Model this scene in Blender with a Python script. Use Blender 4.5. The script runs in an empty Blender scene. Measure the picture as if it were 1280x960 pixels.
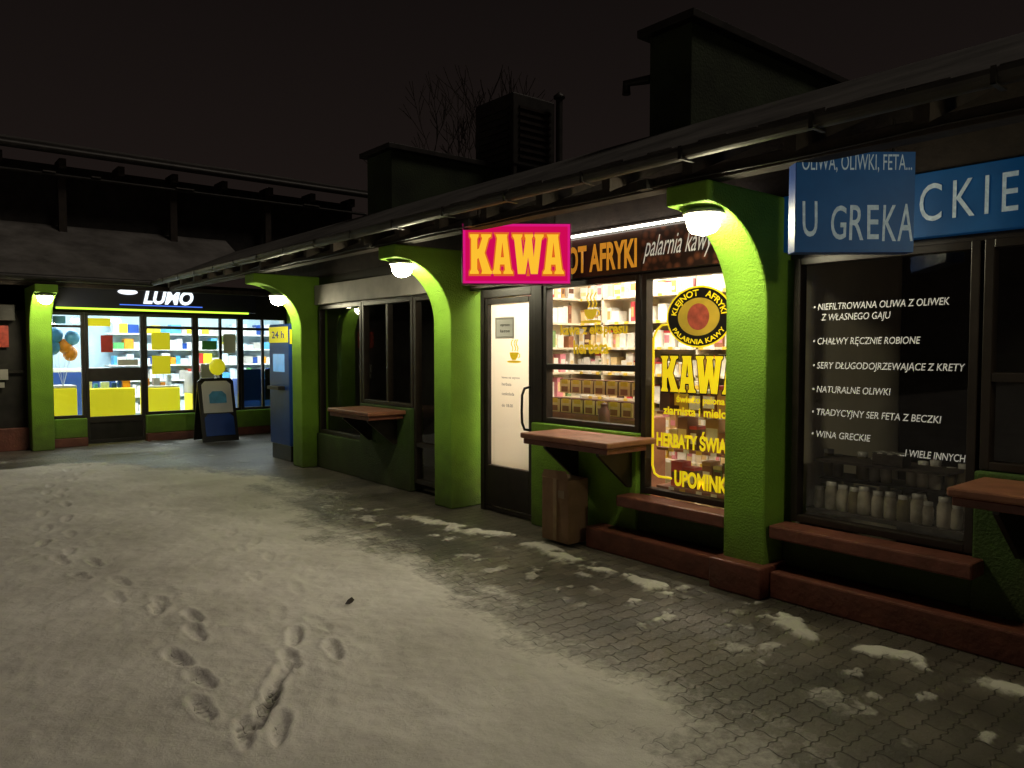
import bpy, bmesh, math, random
import numpy as np
from mathutils import Vector, Matrix
random.seed(7); rng=np.random.default_rng(5)
scene=bpy.context.scene
col=scene.collection
scene.view_settings.view_transform='Standard'
scene.view_settings.look='None'
scene.view_settings.exposure=0

# ---------------- materials ----------------
def newmat(name):
    m=bpy.data.materials.new(name); m.use_nodes=True
    nt=m.node_tree; b=nt.nodes['Principled BSDF']; return m,nt,b
def mat(name,c,rough=.6,noise=0.25,nscale=6,bump=0,bscale=60,metal=0,emit=None,es=0,spec=.5,grime=False):
    m,nt,b=newmat(name)
    b.inputs['Roughness'].default_value=rough; b.inputs['Metallic'].default_value=metal
    b.inputs['Specular IOR Level'].default_value=spec
    tc=nt.nodes.new('ShaderNodeTexCoord')
    n=nt.nodes.new('ShaderNodeTexNoise'); n.inputs['Scale'].default_value=nscale; n.inputs['Detail'].default_value=6
    nt.links.new(tc.outputs['Object'],n.inputs['Vector'])
    r=nt.nodes.new('ShaderNodeValToRGB')
    r.color_ramp.elements[0].position=.3; r.color_ramp.elements[1].position=.7
    r.color_ramp.elements[0].color=(*[x*(1-noise) for x in c],1)
    r.color_ramp.elements[1].color=(*[min(1,x*(1+noise)) for x in c],1)
    nt.links.new(n.outputs['Fac'],r.inputs['Fac'])
    if grime:
        # dirt splashed up from the ground
        sp=nt.nodes.new('ShaderNodeSeparateXYZ'); nt.links.new(tc.outputs['Object'],sp.inputs[0])
        n3=nt.nodes.new('ShaderNodeTexNoise'); n3.inputs['Scale'].default_value=9; n3.inputs['Detail'].default_value=8
        nt.links.new(tc.outputs['Object'],n3.inputs['Vector'])
        a=nt.nodes.new('ShaderNodeMath'); a.operation='MULTIPLY_ADD'; a.inputs[1].default_value=-.5; nt.links.new(n3.outputs['Fac'],a.inputs[0]); nt.links.new(sp.outputs[2],a.inputs[2])
        mr=nt.nodes.new('ShaderNodeMapRange'); mr.inputs[1].default_value=-.25; mr.inputs[2].default_value=.35; mr.inputs[3].default_value=.35; mr.inputs[4].default_value=1
        nt.links.new(a.outputs[0],mr.inputs[0])
        mx=nt.nodes.new('ShaderNodeMix'); mx.data_type='RGBA'; mx.inputs[6].default_value=(.06,.055,.03,1)
        nt.links.new(mr.outputs[0],mx.inputs[0]); nt.links.new(r.outputs['Color'],mx.inputs[7]); nt.links.new(mx.outputs[2],b.inputs['Base Color'])
    else: nt.links.new(r.outputs['Color'],b.inputs['Base Color'])
    if bump:
        n2=nt.nodes.new('ShaderNodeTexNoise'); n2.inputs['Scale'].default_value=bscale; n2.inputs['Detail'].default_value=4
        nt.links.new(tc.outputs['Object'],n2.inputs['Vector'])
        bp=nt.nodes.new('ShaderNodeBump'); bp.inputs['Strength'].default_value=bump; bp.inputs['Distance'].default_value=.02
        nt.links.new(n2.outputs['Fac'],bp.inputs['Height']); nt.links.new(bp.outputs['Normal'],b.inputs['Normal'])
    if emit:
        b.inputs['Emission Color'].default_value=(*emit,1); b.inputs['Emission Strength'].default_value=es
    return m
def emis(name,c,s):
    m=bpy.data.materials.new(name); m.use_nodes=True; nt=m.node_tree; nt.nodes.clear()
    e=nt.nodes.new('ShaderNodeEmission'); e.inputs[0].default_value=(*c,1); e.inputs[1].default_value=s
    o=nt.nodes.new('ShaderNodeOutputMaterial'); nt.links.new(e.outputs[0],o.inputs[0]); return m
def glassmat(name,fac=.08,tint=(1,1,1)):
    m=bpy.data.materials.new(name); m.use_nodes=True; nt=m.node_tree; nt.nodes.clear()
    t=nt.nodes.new('ShaderNodeBsdfTransparent'); t.inputs[0].default_value=(*tint,1)
    g=nt.nodes.new('ShaderNodeBsdfGlossy'); g.inputs['Roughness'].default_value=.02
    lw=nt.nodes.new('ShaderNodeLayerWeight'); lw.inputs[0].default_value=.25
    ma=nt.nodes.new('ShaderNodeMath'); ma.operation='MULTIPLY_ADD'; ma.inputs[1].default_value=.4; ma.inputs[2].default_value=fac
    nt.links.new(lw.outputs['Fresnel'],ma.inputs[0])
    mx=nt.nodes.new('ShaderNodeMixShader'); nt.links.new(ma.outputs[0],mx.inputs[0])
    nt.links.new(t.outputs[0],mx.inputs[1]); nt.links.new(g.outputs[0],mx.inputs[2])
    o=nt.nodes.new('ShaderNodeOutputMaterial'); nt.links.new(mx.outputs[0],o.inputs[0]); return m

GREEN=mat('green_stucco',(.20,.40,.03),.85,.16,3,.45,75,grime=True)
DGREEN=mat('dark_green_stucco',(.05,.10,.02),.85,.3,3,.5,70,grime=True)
DIMGREEN=mat('dimmed_green_render',(.026,.038,.015),.9,.4,2,.5,40)  # green darkened so the firewalls look unlit
BROWN=mat('brown_tile',(.17,.055,.038),.45,.25,8,.25,30)
SHELFM=mat('shelf_wood',(.30,.12,.07),.45,.2,10,.1,40)
PSHELF=mat('pale_shelving',(.72,.62,.46),.5,.1,10)
FRAME=mat('dark_frame',(.02,.014,.011),.4,.3,12)
WOOD=mat('dark_timber',(.03,.021,.016),.8,.4,9,.3,30)
METAL=mat('gutter_metal',(.028,.025,.022),.5,.4,7,metal=.3)
GLASS=glassmat('window_glass',.05)
CREAM=mat('cream_wall',(.8,.72,.55),.8,.08,3)
WHITE=mat('white_paint',(.8,.8,.78),.6,.05,3)
GREY=mat('grey_sign',(.42,.40,.37),.6,.25,3)
DARKI=mat('dark_interior',(.02,.017,.015),.8,.5,5)
BLUE=mat('blue_sign',(.007,.085,.26),.5,.2,5,emit=(.006,.12,.36),es=.08)  # faint glow stands in for light on the unlit blue signs
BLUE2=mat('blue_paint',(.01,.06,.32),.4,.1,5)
PALE=mat('pale_lettering',(.5,.56,.58),.6,.3,30,emit=(.45,.62,.68),es=.15)  # glow added so the unlit signs' lettering reads
VINYLW=mat('white_vinyl',(.75,.75,.73),.6,.1,30,emit=(.8,.78,.72),es=.20)  # glow in place of ambient light on the vinyl
YEL=mat('yellow_vinyl',(.8,.6,.01),.5,.05,8,emit=(.95,.68,.01),es=.60)  # vinyl made to glow so it stands out before the bright shop
YELD=mat('yellow_vinyl_small',(.75,.50,.01),.5,.05,8,emit=(.9,.58,.01),es=.40)  # weaker added glow for the smaller vinyl
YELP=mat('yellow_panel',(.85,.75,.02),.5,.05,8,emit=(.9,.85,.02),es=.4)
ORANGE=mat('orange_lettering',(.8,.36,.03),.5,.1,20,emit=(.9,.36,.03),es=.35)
BLACKV=mat('black_vinyl',(.012,.01,.009),.4,.1,8)
CARD=mat('cardboard',(.32,.19,.11),.85,.15,8)
MAG=emis('magenta_panel',(.62,.003,.085),1.0)
MAGD=emis('magenta_rim',(.75,.01,.22),.9)
LETY=emis('lit_yellow',(.98,.52,.03),1.0)
LETO=emis('lit_orange_outline',(.80,.14,.015),.9)
LAMPG=emis('lamp_glass',(1.0,.91,.60),115)
TUBE=emis('tube_light',(1.0,.92,.77),30)
TUBEC=emis('cool_panel_light',(.85,.97,1.0),19)
LED=emis('led_strip',(1.0,.93,.8),12)
LEDG=emis('green_yellow_strip',(.62,1.0,.06),1.6)
HOOD=mat('lamp_hood',(.55,.56,.5),.4,.1,8)
def film(name,c):
    m=bpy.data.materials.new(name); m.use_nodes=True; nt=m.node_tree; nt.nodes.clear()
    t=nt.nodes.new('ShaderNodeBsdfTranslucent'); t.inputs[0].default_value=(*c,1)
    d=nt.nodes.new('ShaderNodeBsdfDiffuse'); d.inputs[0].default_value=(*c,1)
    mx=nt.nodes.new('ShaderNodeMixShader'); mx.inputs[0].default_value=.15
    nt.links.new(t.outputs[0],mx.inputs[1]); nt.links.new(d.outputs[0],mx.inputs[2])
    o=nt.nodes.new('ShaderNodeOutputMaterial'); nt.links.new(mx.outputs[0],o.inputs[0]); return m
FILM=film('door_film',(.97,.92,.78))

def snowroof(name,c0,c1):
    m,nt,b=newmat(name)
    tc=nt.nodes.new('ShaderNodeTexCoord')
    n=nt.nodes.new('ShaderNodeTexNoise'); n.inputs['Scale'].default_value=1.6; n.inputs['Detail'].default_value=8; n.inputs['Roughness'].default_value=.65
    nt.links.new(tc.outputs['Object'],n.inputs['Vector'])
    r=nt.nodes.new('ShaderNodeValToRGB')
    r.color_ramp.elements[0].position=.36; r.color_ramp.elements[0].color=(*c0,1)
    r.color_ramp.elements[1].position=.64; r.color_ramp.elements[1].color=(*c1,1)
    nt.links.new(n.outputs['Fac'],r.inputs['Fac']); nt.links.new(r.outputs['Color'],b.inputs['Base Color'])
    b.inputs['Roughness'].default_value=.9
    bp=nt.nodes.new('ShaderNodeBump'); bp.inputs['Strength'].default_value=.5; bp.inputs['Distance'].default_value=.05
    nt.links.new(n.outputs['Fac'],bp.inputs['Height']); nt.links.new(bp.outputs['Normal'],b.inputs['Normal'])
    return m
ROOF=snowroof('dimmed_snow_roofing',(.028,.025,.022),(.095,.088,.08))  # dim light on the roof put into its snow colour
ROOFL=snowroof('snowy_roofing',(.07,.064,.058),(.16,.15,.14))  # snow colour lowered here too, for the dimly lit left roof
SNOW=mat('snow_crust',(.15,.14,.13),.9,.4,5,.5,30)  # snow colour kept dark to match the unlit roofs

def beans():
    m,nt,b=newmat('coffee_picture')
    tc=nt.nodes.new('ShaderNodeTexCoord'); v=nt.nodes.new('ShaderNodeTexVoronoi'); v.inputs['Scale'].default_value=16
    nt.links.new(tc.outputs['Object'],v.inputs['Vector'])
    r=nt.nodes.new('ShaderNodeValToRGB'); r.color_ramp.elements[0].color=(.22,.07,.035,1); r.color_ramp.elements[1].color=(.02,.008,.005,1)
    r.color_ramp.elements[1].position=.6
    nt.links.new(v.outputs['Distance'],r.inputs['Fac']); nt.links.new(r.outputs['Color'],b.inputs['Base Color'])
    b.inputs['Roughness'].default_value=.5; return m
BEANS=beans()

# ---------------- helpers ----------------
def root(name,loc=(0,0,0)):
    e=bpy.data.objects.new(name,None); col.objects.link(e); e.empty_display_size=.2; return e
def link(me,name,parent,m=None):
    o=bpy.data.objects.new(name,me); col.objects.link(o)
    if parent: o.parent=parent
    if m is not None:
        me.materials.clear(); me.materials.append(m)
    return o
def boxes(parent,name,lst,mats,bevel=0):
    if not isinstance(mats,(list,tuple)): mats=[mats]
    vs=[];fs=[];mi=[]
    for b in lst:
        x0,x1,y0,y1,z0,z1=b[:6]; k=b[6] if len(b)>6 else 0
        s=len(vs)
        vs+=[(x0,y0,z0),(x1,y0,z0),(x1,y1,z0),(x0,y1,z0),(x0,y0,z1),(x1,y0,z1),(x1,y1,z1),(x0,y1,z1)]
        for f in [(0,3,2,1),(4,5,6,7),(0,1,5,4),(1,2,6,5),(2,3,7,6),(3,0,4,7)]:
            fs.append(tuple(s+i for i in f)); mi.append(k)
    me=bpy.data.meshes.new(name); me.from_pydata(vs,[],fs)
    for m in mats: me.materials.append(m)
    me.polygons.foreach_set('material_index',mi); me.update()
    o=bpy.data.objects.new(name,me); col.objects.link(o)
    if parent: o.parent=parent
    if bevel:
        md=o.modifiers.new('bevel','BEVEL'); md.width=bevel; md.segments=2; md.limit_method='ANGLE'
    return o
def box(parent,name,x0,x1,y0,y1,z0,z1,m,bevel=.004): return boxes(parent,name,[(x0,x1,y0,y1,z0,z1)],m,bevel)
class Fr:
    def __init__(s,o,X):
        s.o=Vector(o); s.X=Vector(X).normalized(); s.Y=Vector((0,0,1)); s.N=s.X.cross(s.Y)
    def p(s,u,v,n=0): return s.o+s.X*u+s.Y*v+s.N*n
def FR(x): return Fr((x,0,0),(0,-1,0))   # u=-y
def FL(y): return Fr((0,y,0),(1,0,0))    # u=x
def poly(parent,name,fr,pts,m,n=0):
    me=bpy.data.meshes.new(name); me.from_pydata([fr.p(u,v,n) for u,v in pts],[],[tuple(range(len(pts)))])
    return link(me,name,parent,m)
def rect(parent,name,fr,u0,u1,v0,v1,m,n=0): return poly(parent,name,fr,[(u0,v0),(u1,v0),(u1,v1),(u0,v1)],m,n)
def ell(cu,cv,ru,rv,k=40,a0=0,a1=2*math.pi): return [(cu+ru*math.cos(a0+(a1-a0)*i/k),cv+rv*math.sin(a0+(a1-a0)*i/k)) for i in range(k)]
def curvemesh(cd):
    o=bpy.data.objects.new('tmp',cd); col.objects.link(o); bpy.context.view_layer.update()
    dg=bpy.context.evaluated_depsgraph_get(); me=bpy.data.meshes.new_from_object(o.evaluated_get(dg))
    bpy.data.objects.remove(o); return me
def textcurve(s,off=0,shear=0,sp=1):
    cd=bpy.data.curves.new('t','FONT'); cd.body=s; cd.size=1; cd.offset=off; cd.shear=shear; cd.resolution_u=4; cd.space_character=sp; return cd
LET={'K':[[(0,0),(.36,0),(.36,.05),(.30,.12),(.30,.38),(.36,.40),(.50,.08),(.47,0),(.92,0),(.92,.05),(.84,.10),(.60,.53),(.76,.90),(.86,.94),(.86,1),(.46,1),(.46,.95),(.50,.90),(.37,.64),(.30,.62),(.30,.88),(.36,.95),(.36,1),(0,1),(0,.95),(.06,.88),(.06,.12),(0,.05)]],
 'A':[[(0,0),(0,.05),(.07,.12),(.20,.90),(.14,1),(.62,1),(.60,.93),(.76,.12),(.84,.05),(.84,0),(.46,0),(.46,.05),(.52,.10),(.50,.24),(.32,.24),(.30,.10),(.36,.05),(.36,0)],[(.35,.42),(.48,.42),(.415,.80)]],
 'W':[[(0,1),(.40,1),(.40,.95),(.35,.90),(.43,.42),(.53,.90),(.49,.95),(.49,1),(.84,1),(.84,.95),(.78,.90),(.86,.42),(.93,.90),(.88,.95),(.88,1),(1.26,1),(1.26,.95),(1.18,.88),(1.02,0),(.74,0),(.63,.42),(.52,0),(.22,0),(.07,.88),(0,.95)]]}
def kawacurve(off=0):
    cd=bpy.data.curves.new('k','CURVE'); cd.dimensions='2D'; cd.fill_mode='BOTH'; cd.offset=off
    x=0
    for ch,w in (('K',.90),('A',.82),('W',1.24),('A',.86)):
        for pts in LET[ch]:
            sp=cd.splines.new('POLY'); sp.points.add(len(pts)-1)
            for i,(a,b) in enumerate(pts): sp.points[i].co=(x+a,b,0,1)
            sp.use_cyclic_u=True
        x+=w
    return cd
def fitmesh(me,fr,u0,u1,v0,v1,n,ref=None,ys=None):
    N=len(me.vertices); a=np.empty(N*3); me.vertices.foreach_get('co',a); a=a.reshape(-1,3)
    if ref is None: ref=(a[:,0].min(),a[:,0].max(),a[:,1].min() if ys is None else ys[0],a[:,1].max() if ys is None else ys[1])
    u=u0+(a[:,0]-ref[0])/(ref[1]-ref[0])*(u1-u0); v=v0+(a[:,1]-ref[2])/(ref[3]-ref[2])*(v1-v0)
    out=np.array(fr.o)[None]+u[:,None]*np.array(fr.X)+v[:,None]*np.array(fr.Y)+(n+a[:,2])[:,None]*np.array(fr.N)
    me.vertices.foreach_set('co',out.ravel()); me.update(); return ref
def text(parent,name,s,m,fr,u0,u1,v0,v1,n=.002,off=0,shear=0,outline=None,ooff=.03,cap=False,sp=1):
    me=curvemesh(textcurve(s,off,shear,sp)); ref=fitmesh(me,fr,u0,u1,v0,v1,n,ys=(0,.69) if cap else None)
    link(me,name,parent,m)
    if outline:
        me=curvemesh(textcurve(s,off+ooff,shear,sp)); fitmesh(me,fr,u0,u1,v0,v1,n-.0015,ref=ref); link(me,name+'_outline',parent,outline)
def kawa(parent,name,m,fr,u0,u1,v0,v1,n=.002,outline=None,ooff=.05):
    me=curvemesh(kawacurve()); ref=fitmesh(me,fr,u0,u1,v0,v1,n); link(me,name,parent,m)
    if outline:
        me=curvemesh(kawacurve(ooff)); fitmesh(me,fr,u0,u1,v0,v1,n-.002,ref=ref); link(me,name+'_outline',parent,outline)
def arctext(parent,name,s,m,fr,cu,cv,ru,rv,h,a0,a1,n,inward=False):
    me=curvemesh(textcurve(s,.02)); N=len(me.vertices); a=np.empty(N*3); me.vertices.foreach_get('co',a); a=a.reshape(-1,3)
    s0,s1=a[:,0].min(),a[:,0].max(); t=(a[:,0]-s0)/(s1-s0); hh=a[:,1]/.7*h
    ang=a0+(a1-a0)*t; k=(-1 if inward else 1)
    u=cu+(ru+k*hh)*np.cos(ang); v=cv+(rv+k*hh)*np.sin(ang)
    out=np.array(fr.o)[None]+u[:,None]*np.array(fr.X)+v[:,None]*np.array(fr.Y)+n*np.array(fr.N)
    me.vertices.foreach_set('co',out.ravel()); me.update(); link(me,name,parent,m)
def tube(parent,name,pts,r,m,closed=False):
    cd=bpy.data.curves.new(name,'CURVE'); cd.dimensions='3D'; cd.bevel_depth=r; cd.bevel_resolution=3; cd.use_fill_caps=True
    sp=cd.splines.new('POLY'); sp.points.add(len(pts)-1)
    for i,p in enumerate(pts): sp.points[i].co=(*p,1)
    sp.use_cyclic_u=closed
    me=curvemesh(cd); return link(me,name,parent,m)
def lathe(parent,name,prof,c,m,k=24,ax=1,smooth=True):
    vs=[];fs=[]
    for i in range(k):
        a=2*math.pi*i/k
        for r,z in prof: vs.append((c[0]+r*math.cos(a),c[1]+r*math.sin(a),c[2]+z))
    P=len(prof)
    for i in range(k):
        j=(i+1)%k
        for q in range(P-1): fs.append((i*P+q,j*P+q,j*P+q+1,i*P+q+1))
    me=bpy.data.meshes.new(name); me.from_pydata(vs,[],fs)
    if smooth: me.polygons.foreach_set('use_smooth',[True]*len(fs))
    return link(me,name,parent,m)
def prism(parent,name,prof,axis,a,b,m,bevel=.01):
    n=len(prof)
    f=(lambda h,z,t:(h,t,z)) if axis=='y' else (lambda h,z,t:(t,h,z))
    vs=[f(h,z,a) for h,z in prof]+[f(h,z,b) for h,z in prof]
    fs=[tuple(range(n)),tuple(range(2*n-1,n-1,-1))]+[(i,i+n,(i+1)%n+n,(i+1)%n) for i in range(n)]
    me=bpy.data.meshes.new(name); me.from_pydata(vs,[],fs)
    bm=bmesh.new(); bm.from_mesh(me); bmesh.ops.recalc_face_normals(bm,faces=bm.faces); bm.to_mesh(me); bm.free()
    o=link(me,name,parent,m)
    if bevel:
        md=o.modifiers.new('bevel','BEVEL'); md.width=bevel; md.segments=2; md.limit_method='ANGLE'; md.angle_limit=math.radians(40)
    return o

# ---------------- ground ----------------
def vnoise(x,y,s,seed):
    r=np.random.default_rng(seed); T=r.random((256,256))
    X=x*s+1000; Y=y*s+1000
    xi=np.floor(X).astype(int); yi=np.floor(Y).astype(int); fx=X-xi; fy=Y-yi
    fx=fx*fx*(3-2*fx); fy=fy*fy*(3-2*fy)
    g=lambda i,j:T[i%256,j%256]
    return (g(xi,yi)*(1-fx)+g(xi+1,yi)*fx)*(1-fy)+(g(xi,yi+1)*(1-fx)+g(xi+1,yi+1)*fx)*fy
def fbm(x,y,s,seed,o=5):
    t=0;a=.5;n=0
    for i in range(o): t=t+a*vnoise(x,y,s*2**i,seed+i); n+=a; a*=.55
    return t/n
def ss(a,b,x):
    t=np.clip((x-a)/(b-a),0,1); return t*t*(3-2*t)
xs=np.concatenate([[-400,-150,-60,-30,-15,-8,-5,-3,-2,-1.2,-.6],np.arange(-.2,4.7,.017),[4.75,4.9,5.2,5.7,6.5,8,12,20,40,90,200,400]])
ys=np.concatenate([[-300,-120,-50,-20,-10,-5,-2.5,-1,-.2,.3],np.arange(.6,8,.017),np.arange(8,14.2,.04),[14.5,15,16,18,22,30,50,90,180,400]])
X,Y=np.meshgrid(xs,ys)
xb=np.interp(Y,[0,2,3.7,5.6,8.9,10,11.4],[2.3,2.55,2.8,3.0,3.55,3.2,2.3])+(fbm(X,Y,.9,3)-.5)*.8+(fbm(X,Y,4,8,4)-.5)*.5
full=1-ss(-.95,.85,X-xb)
full*=1-ss(11.2,12.2,Y+(fbm(X,Y,.8,9)-.5)*1.5)
wid=.04+.11*fbm(X,Y,1.6,41,3)
streak=np.exp(-((X-3.90-(fbm(X,Y,1.5,21,4)-.5)*.5-(fbm(X,Y,8,23,3)-.5)*.14)/wid)**2)*ss(.42,.56,fbm(X,Y,3.6,31,4))*(1-ss(6.2,7,Y))
streak=np.clip(streak*(.25+1.4*fbm(X,Y,16,37,4)),0,1)
far=.30*ss(.45,.65,fbm(X,Y,1.2,87,4))*ss(11,12,Y)
bits=.45*ss(.58,.72,fbm(X,Y,6.5,77,4))*np.exp(-((X-3.5)/.55)**2)
snow=np.maximum(np.maximum(full,far),np.maximum(streak*.85,bits))
snow-=.22*ss(.52,.72,fbm(X*1.0,Y*.5,1.0,55,5))*(full>.3)
snow-=.14*ss(.5,.66,fbm(X*2.2,Y*.9,2.4,65,4))*(full>.3)
H=snow*.022+(fbm(X,Y,.7,12,3)-.5)*.03*snow+(fbm(X,Y,6,14,4)-.5)*.024*snow+(fbm(X,Y,22,19,3)-.5)*.009*snow
prints=[]
def trail(pts,step=.34,off=.085,w=1.):
    side=1
    for (a,b) in zip(pts[:-1],pts[1:]):
        a=Vector(a);b=Vector(b); d=(b-a); L=d.length; d/=L; nrm=Vector((d.y,-d.x)); t=0
        while t<L:
            q=a+d*t+nrm*off*side; side=-side
            prints.append((q.x+random.uniform(-.03,.03),q.y+random.uniform(-.05,.05),math.atan2(d.x,d.y),w*random.uniform(.7,1))); t+=step*random.uniform(.85,1.15)
for p in [(1.22,4.75,.1),(1.34,4.48,.05),(1.27,4.20,.1),(1.10,3.92,-.05),(1.11,3.60,.0),(1.02,3.30,.1),(1.33,3.30,.5),(1.20,3.10,.4),(1.42,3.42,.5),(1.28,3.20,.45),(1.08,2.98,.3),(1.20,2.92,.35),(1.52,3.55,.3),(1.74,3.52,.2),(1.66,3.82,.35)]:
    prints.append((*p,.85))
trail([(1.2,4.9),(1.0,6.6),(1.4,9.5),(2.2,12)],.32,w=.65)
trail([(1.78,3.9),(2.2,6.0),(3.1,8.6)],.4,w=.3)
trail([(.7,6.6),(1.9,7.6),(2.8,9.8)],.42,w=.35)
for (px,py,an,st) in prints:
    a=an+random.uniform(-.15,.15)
    i0,i1=np.searchsorted(ys,py-.4),np.searchsorted(ys,py+.4); j0,j1=np.searchsorted(xs,px-.4),np.searchsorted(xs,px+.4)
    W=np.s_[i0:i1,j0:j1]
    dx=X[W]-px; dy=Y[W]-py
    l=dx*math.sin(a)+dy*math.cos(a); w=dx*math.cos(a)-dy*math.sin(a)
    wd=.043+.011*np.clip(l/.14,-1,1)-.008*np.exp(-(l/.05)**2)
    q=np.sqrt((l/.135)**2+(w/wd)**2)+(fbm(X[W],Y[W],14,5,2)-.5)*.35
    dep=1-ss(.75,1.1,q); rim=np.exp(-((q-1.25)/.2)**2)
    tread=.5+.5*np.sin(l*230)
    on=(snow[W]>.15)
    H[W]-=dep*(.020+.005*tread)*st*on; H[W]+=rim*.008*on*st
    snow[W]-=dep*.40*st*(.55+.45*tread)  # slushy prints darkened in colour too; soft light hardly shades dents
H=np.where((X>-.2)&(X<4.69)&(Y>.6)&(Y<14),H,0)
snow=np.clip(snow,0,1)
ny,nx=X.shape
co=np.stack([X,Y,H],-1).reshape(-1,3)
idx=np.arange(nx*ny).reshape(ny,nx)
fc=np.stack([idx[:-1,:-1],idx[:-1,1:],idx[1:,1:],idx[1:,:-1]],-1).reshape(-1,4)
me=bpy.data.meshes.new('ground'); me.vertices.add(len(co)); me.vertices.foreach_set('co',co.ravel())
me.loops.add(fc.size); me.loops.foreach_set('vertex_index',fc.ravel().astype(np.int32))
me.polygons.add(len(fc)); me.polygons.foreach_set('loop_start',np.arange(0,fc.size,4,dtype=np.int32)); me.polygons.foreach_set('loop_total',np.full(len(fc),4,dtype=np.int32))
me.polygons.foreach_set('use_smooth',np.ones(len(fc),dtype=bool))
me.update(); me.validate()
at=me.attributes.new('snow','FLOAT','POINT'); at.data.foreach_set('value',snow.ravel().astype(np.float32))
def groundmat():
    m,nt,b=newmat('snowy_paving'); L=nt.links.new; N=nt.nodes.new
    tc=N('ShaderNodeTexCoord'); sp=N('ShaderNodeSeparateXYZ'); L(tc.outputs['Object'],sp.inputs[0])
    def M(op,a,bv=None,c=None):
        n=N('ShaderNodeMath'); n.operation=op
        for i,v in enumerate((a,bv,c)):
            if v is None: continue
            if isinstance(v,(int,float)): n.inputs[i].default_value=v
            else: L(v,n.inputs[i])
        return n.outputs[0]
    nw=N('ShaderNodeTexNoise'); nw.inputs['Scale'].default_value=5; nw.inputs['Detail'].default_value=3; L(tc.outputs['Object'],nw.inputs['Vector'])
    wob=M('MULTIPLY',M('SUBTRACT',nw.outputs['Fac'],.5),.03)
    sx=M('ADD',M('MULTIPLY_ADD',M('SINE',M('MULTIPLY',sp.outputs[1],62.83)),.006,sp.outputs[0]),wob)
    sy=M('ADD',M('MULTIPLY_ADD',M('SINE',M('MULTIPLY',sp.outputs[0],94.25)),.006,sp.outputs[1]),wob)
    cb=N('ShaderNodeCombineXYZ'); L(sx,cb.inputs[0]); L(sy,cb.inputs[1])
    br=N('ShaderNodeTexBrick'); L(cb.outputs[0],br.inputs['Vector'])
    br.inputs['Scale'].default_value=1; br.inputs['Brick Width'].default_value=.2; br.inputs['Row Height'].default_value=.1
    br.inputs['Mortar Size'].default_value=.005; br.inputs['Mortar Smooth'].default_value=.9
    br.inputs['Color1'].default_value=(.11,.097,.083,1); br.inputs['Color2'].default_value=(.18,.155,.13,1); br.inputs['Mortar'].default_value=(.05,.043,.036,1)
    n1=N('ShaderNodeTexNoise'); n1.inputs['Scale'].default_value=1.3; n1.inputs['Detail'].default_value=7; L(tc.outputs['Object'],n1.inputs['Vector'])
    n2=N('ShaderNodeTexNoise'); n2.inputs['Scale'].default_value=22; n2.inputs['Detail'].default_value=8; n2.inputs['Roughness'].default_value=.7; L(tc.outputs['Object'],n2.inputs['Vector'])
    gr=N('ShaderNodeValToRGB'); gr.color_ramp.elements[0].position=.3; gr.color_ramp.elements[0].color=(.35,.35,.35,1); gr.color_ramp.elements[1].position=.7; gr.color_ramp.elements[1].color=(1.1,1.1,1.1,1)
    L(n1.outputs['Fac'],gr.inputs[0])
    dk=N('ShaderNodeMix'); dk.data_type='RGBA'; dk.blend_type='MULTIPLY'; dk.inputs[0].default_value=1
    L(br.outputs['Color'],dk.inputs[6]); L(gr.outputs['Color'],dk.inputs[7])
    at=N('ShaderNodeAttribute'); at.attribute_name='snow'
    v=M('SUBTRACT',M('MULTIPLY_ADD',at.outputs['Fac'],1.3,-.05),M('MULTIPLY',n2.outputs['Fac'],.9))
    v=M('SUBTRACT',v,M('MULTIPLY',br.outputs['Fac'],.10))
    mk=N('ShaderNodeClamp'); L(M('MULTIPLY_ADD',v,2.1,.50),mk.inputs[0])
    n3=N('ShaderNodeTexNoise'); n3.inputs['Scale'].default_value=1.1; n3.inputs['Detail'].default_value=8; n3.inputs['Roughness'].default_value=.6; L(tc.outputs['Object'],n3.inputs['Vector'])
    rr=N('ShaderNodeValToRGB'); rr.color_ramp.elements[0].position=.3; rr.color_ramp.elements[0].color=(.47,.445,.41,1)
    rr.color_ramp.elements[1].position=.7; rr.color_ramp.elements[1].color=(.73,.70,.665,1); L(n3.outputs['Fac'],rr.inputs[0])
    mx=N('ShaderNodeMix'); mx.data_type='RGBA'; L(mk.outputs[0],mx.inputs[0]); L(dk.outputs[2],mx.inputs[6]); L(rr.outputs[0],mx.inputs[7])
    L(mx.outputs[2],b.inputs['Base Color'])
    rg=N('ShaderNodeMapRange'); rg.inputs[3].default_value=.38; rg.inputs[4].default_value=.95; L(mk.outputs[0],rg.inputs[0]); L(rg.outputs[0],b.inputs['Roughness'])
    h=M('ADD',M('MULTIPLY',M('SUBTRACT',1,br.outputs['Fac']),M('SUBTRACT',1.0,mk.outputs[0])),M('MULTIPLY',n2.outputs['Fac'],1.1))
    h=M('ADD',h,M('MULTIPLY',mk.outputs[0],.8))
    bp=N('ShaderNodeBump'); bp.inputs['Strength'].default_value=.65; bp.inputs['Distance'].default_value=.012; L(h,bp.inputs['Height']); L(bp.outputs[0],b.inputs['Normal'])
    return m
link(me,'ground',None,groundmat())
lf=root('fallen_leaf')
poly(lf,'leaf_blade',Fr((2.13,4.10,.035),(.9,.4,0)),[(-.04,0),(-.015,.02),(.025,.025),(.05,.0),(.03,-.01),(0,-.012)],FRAME)

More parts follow.
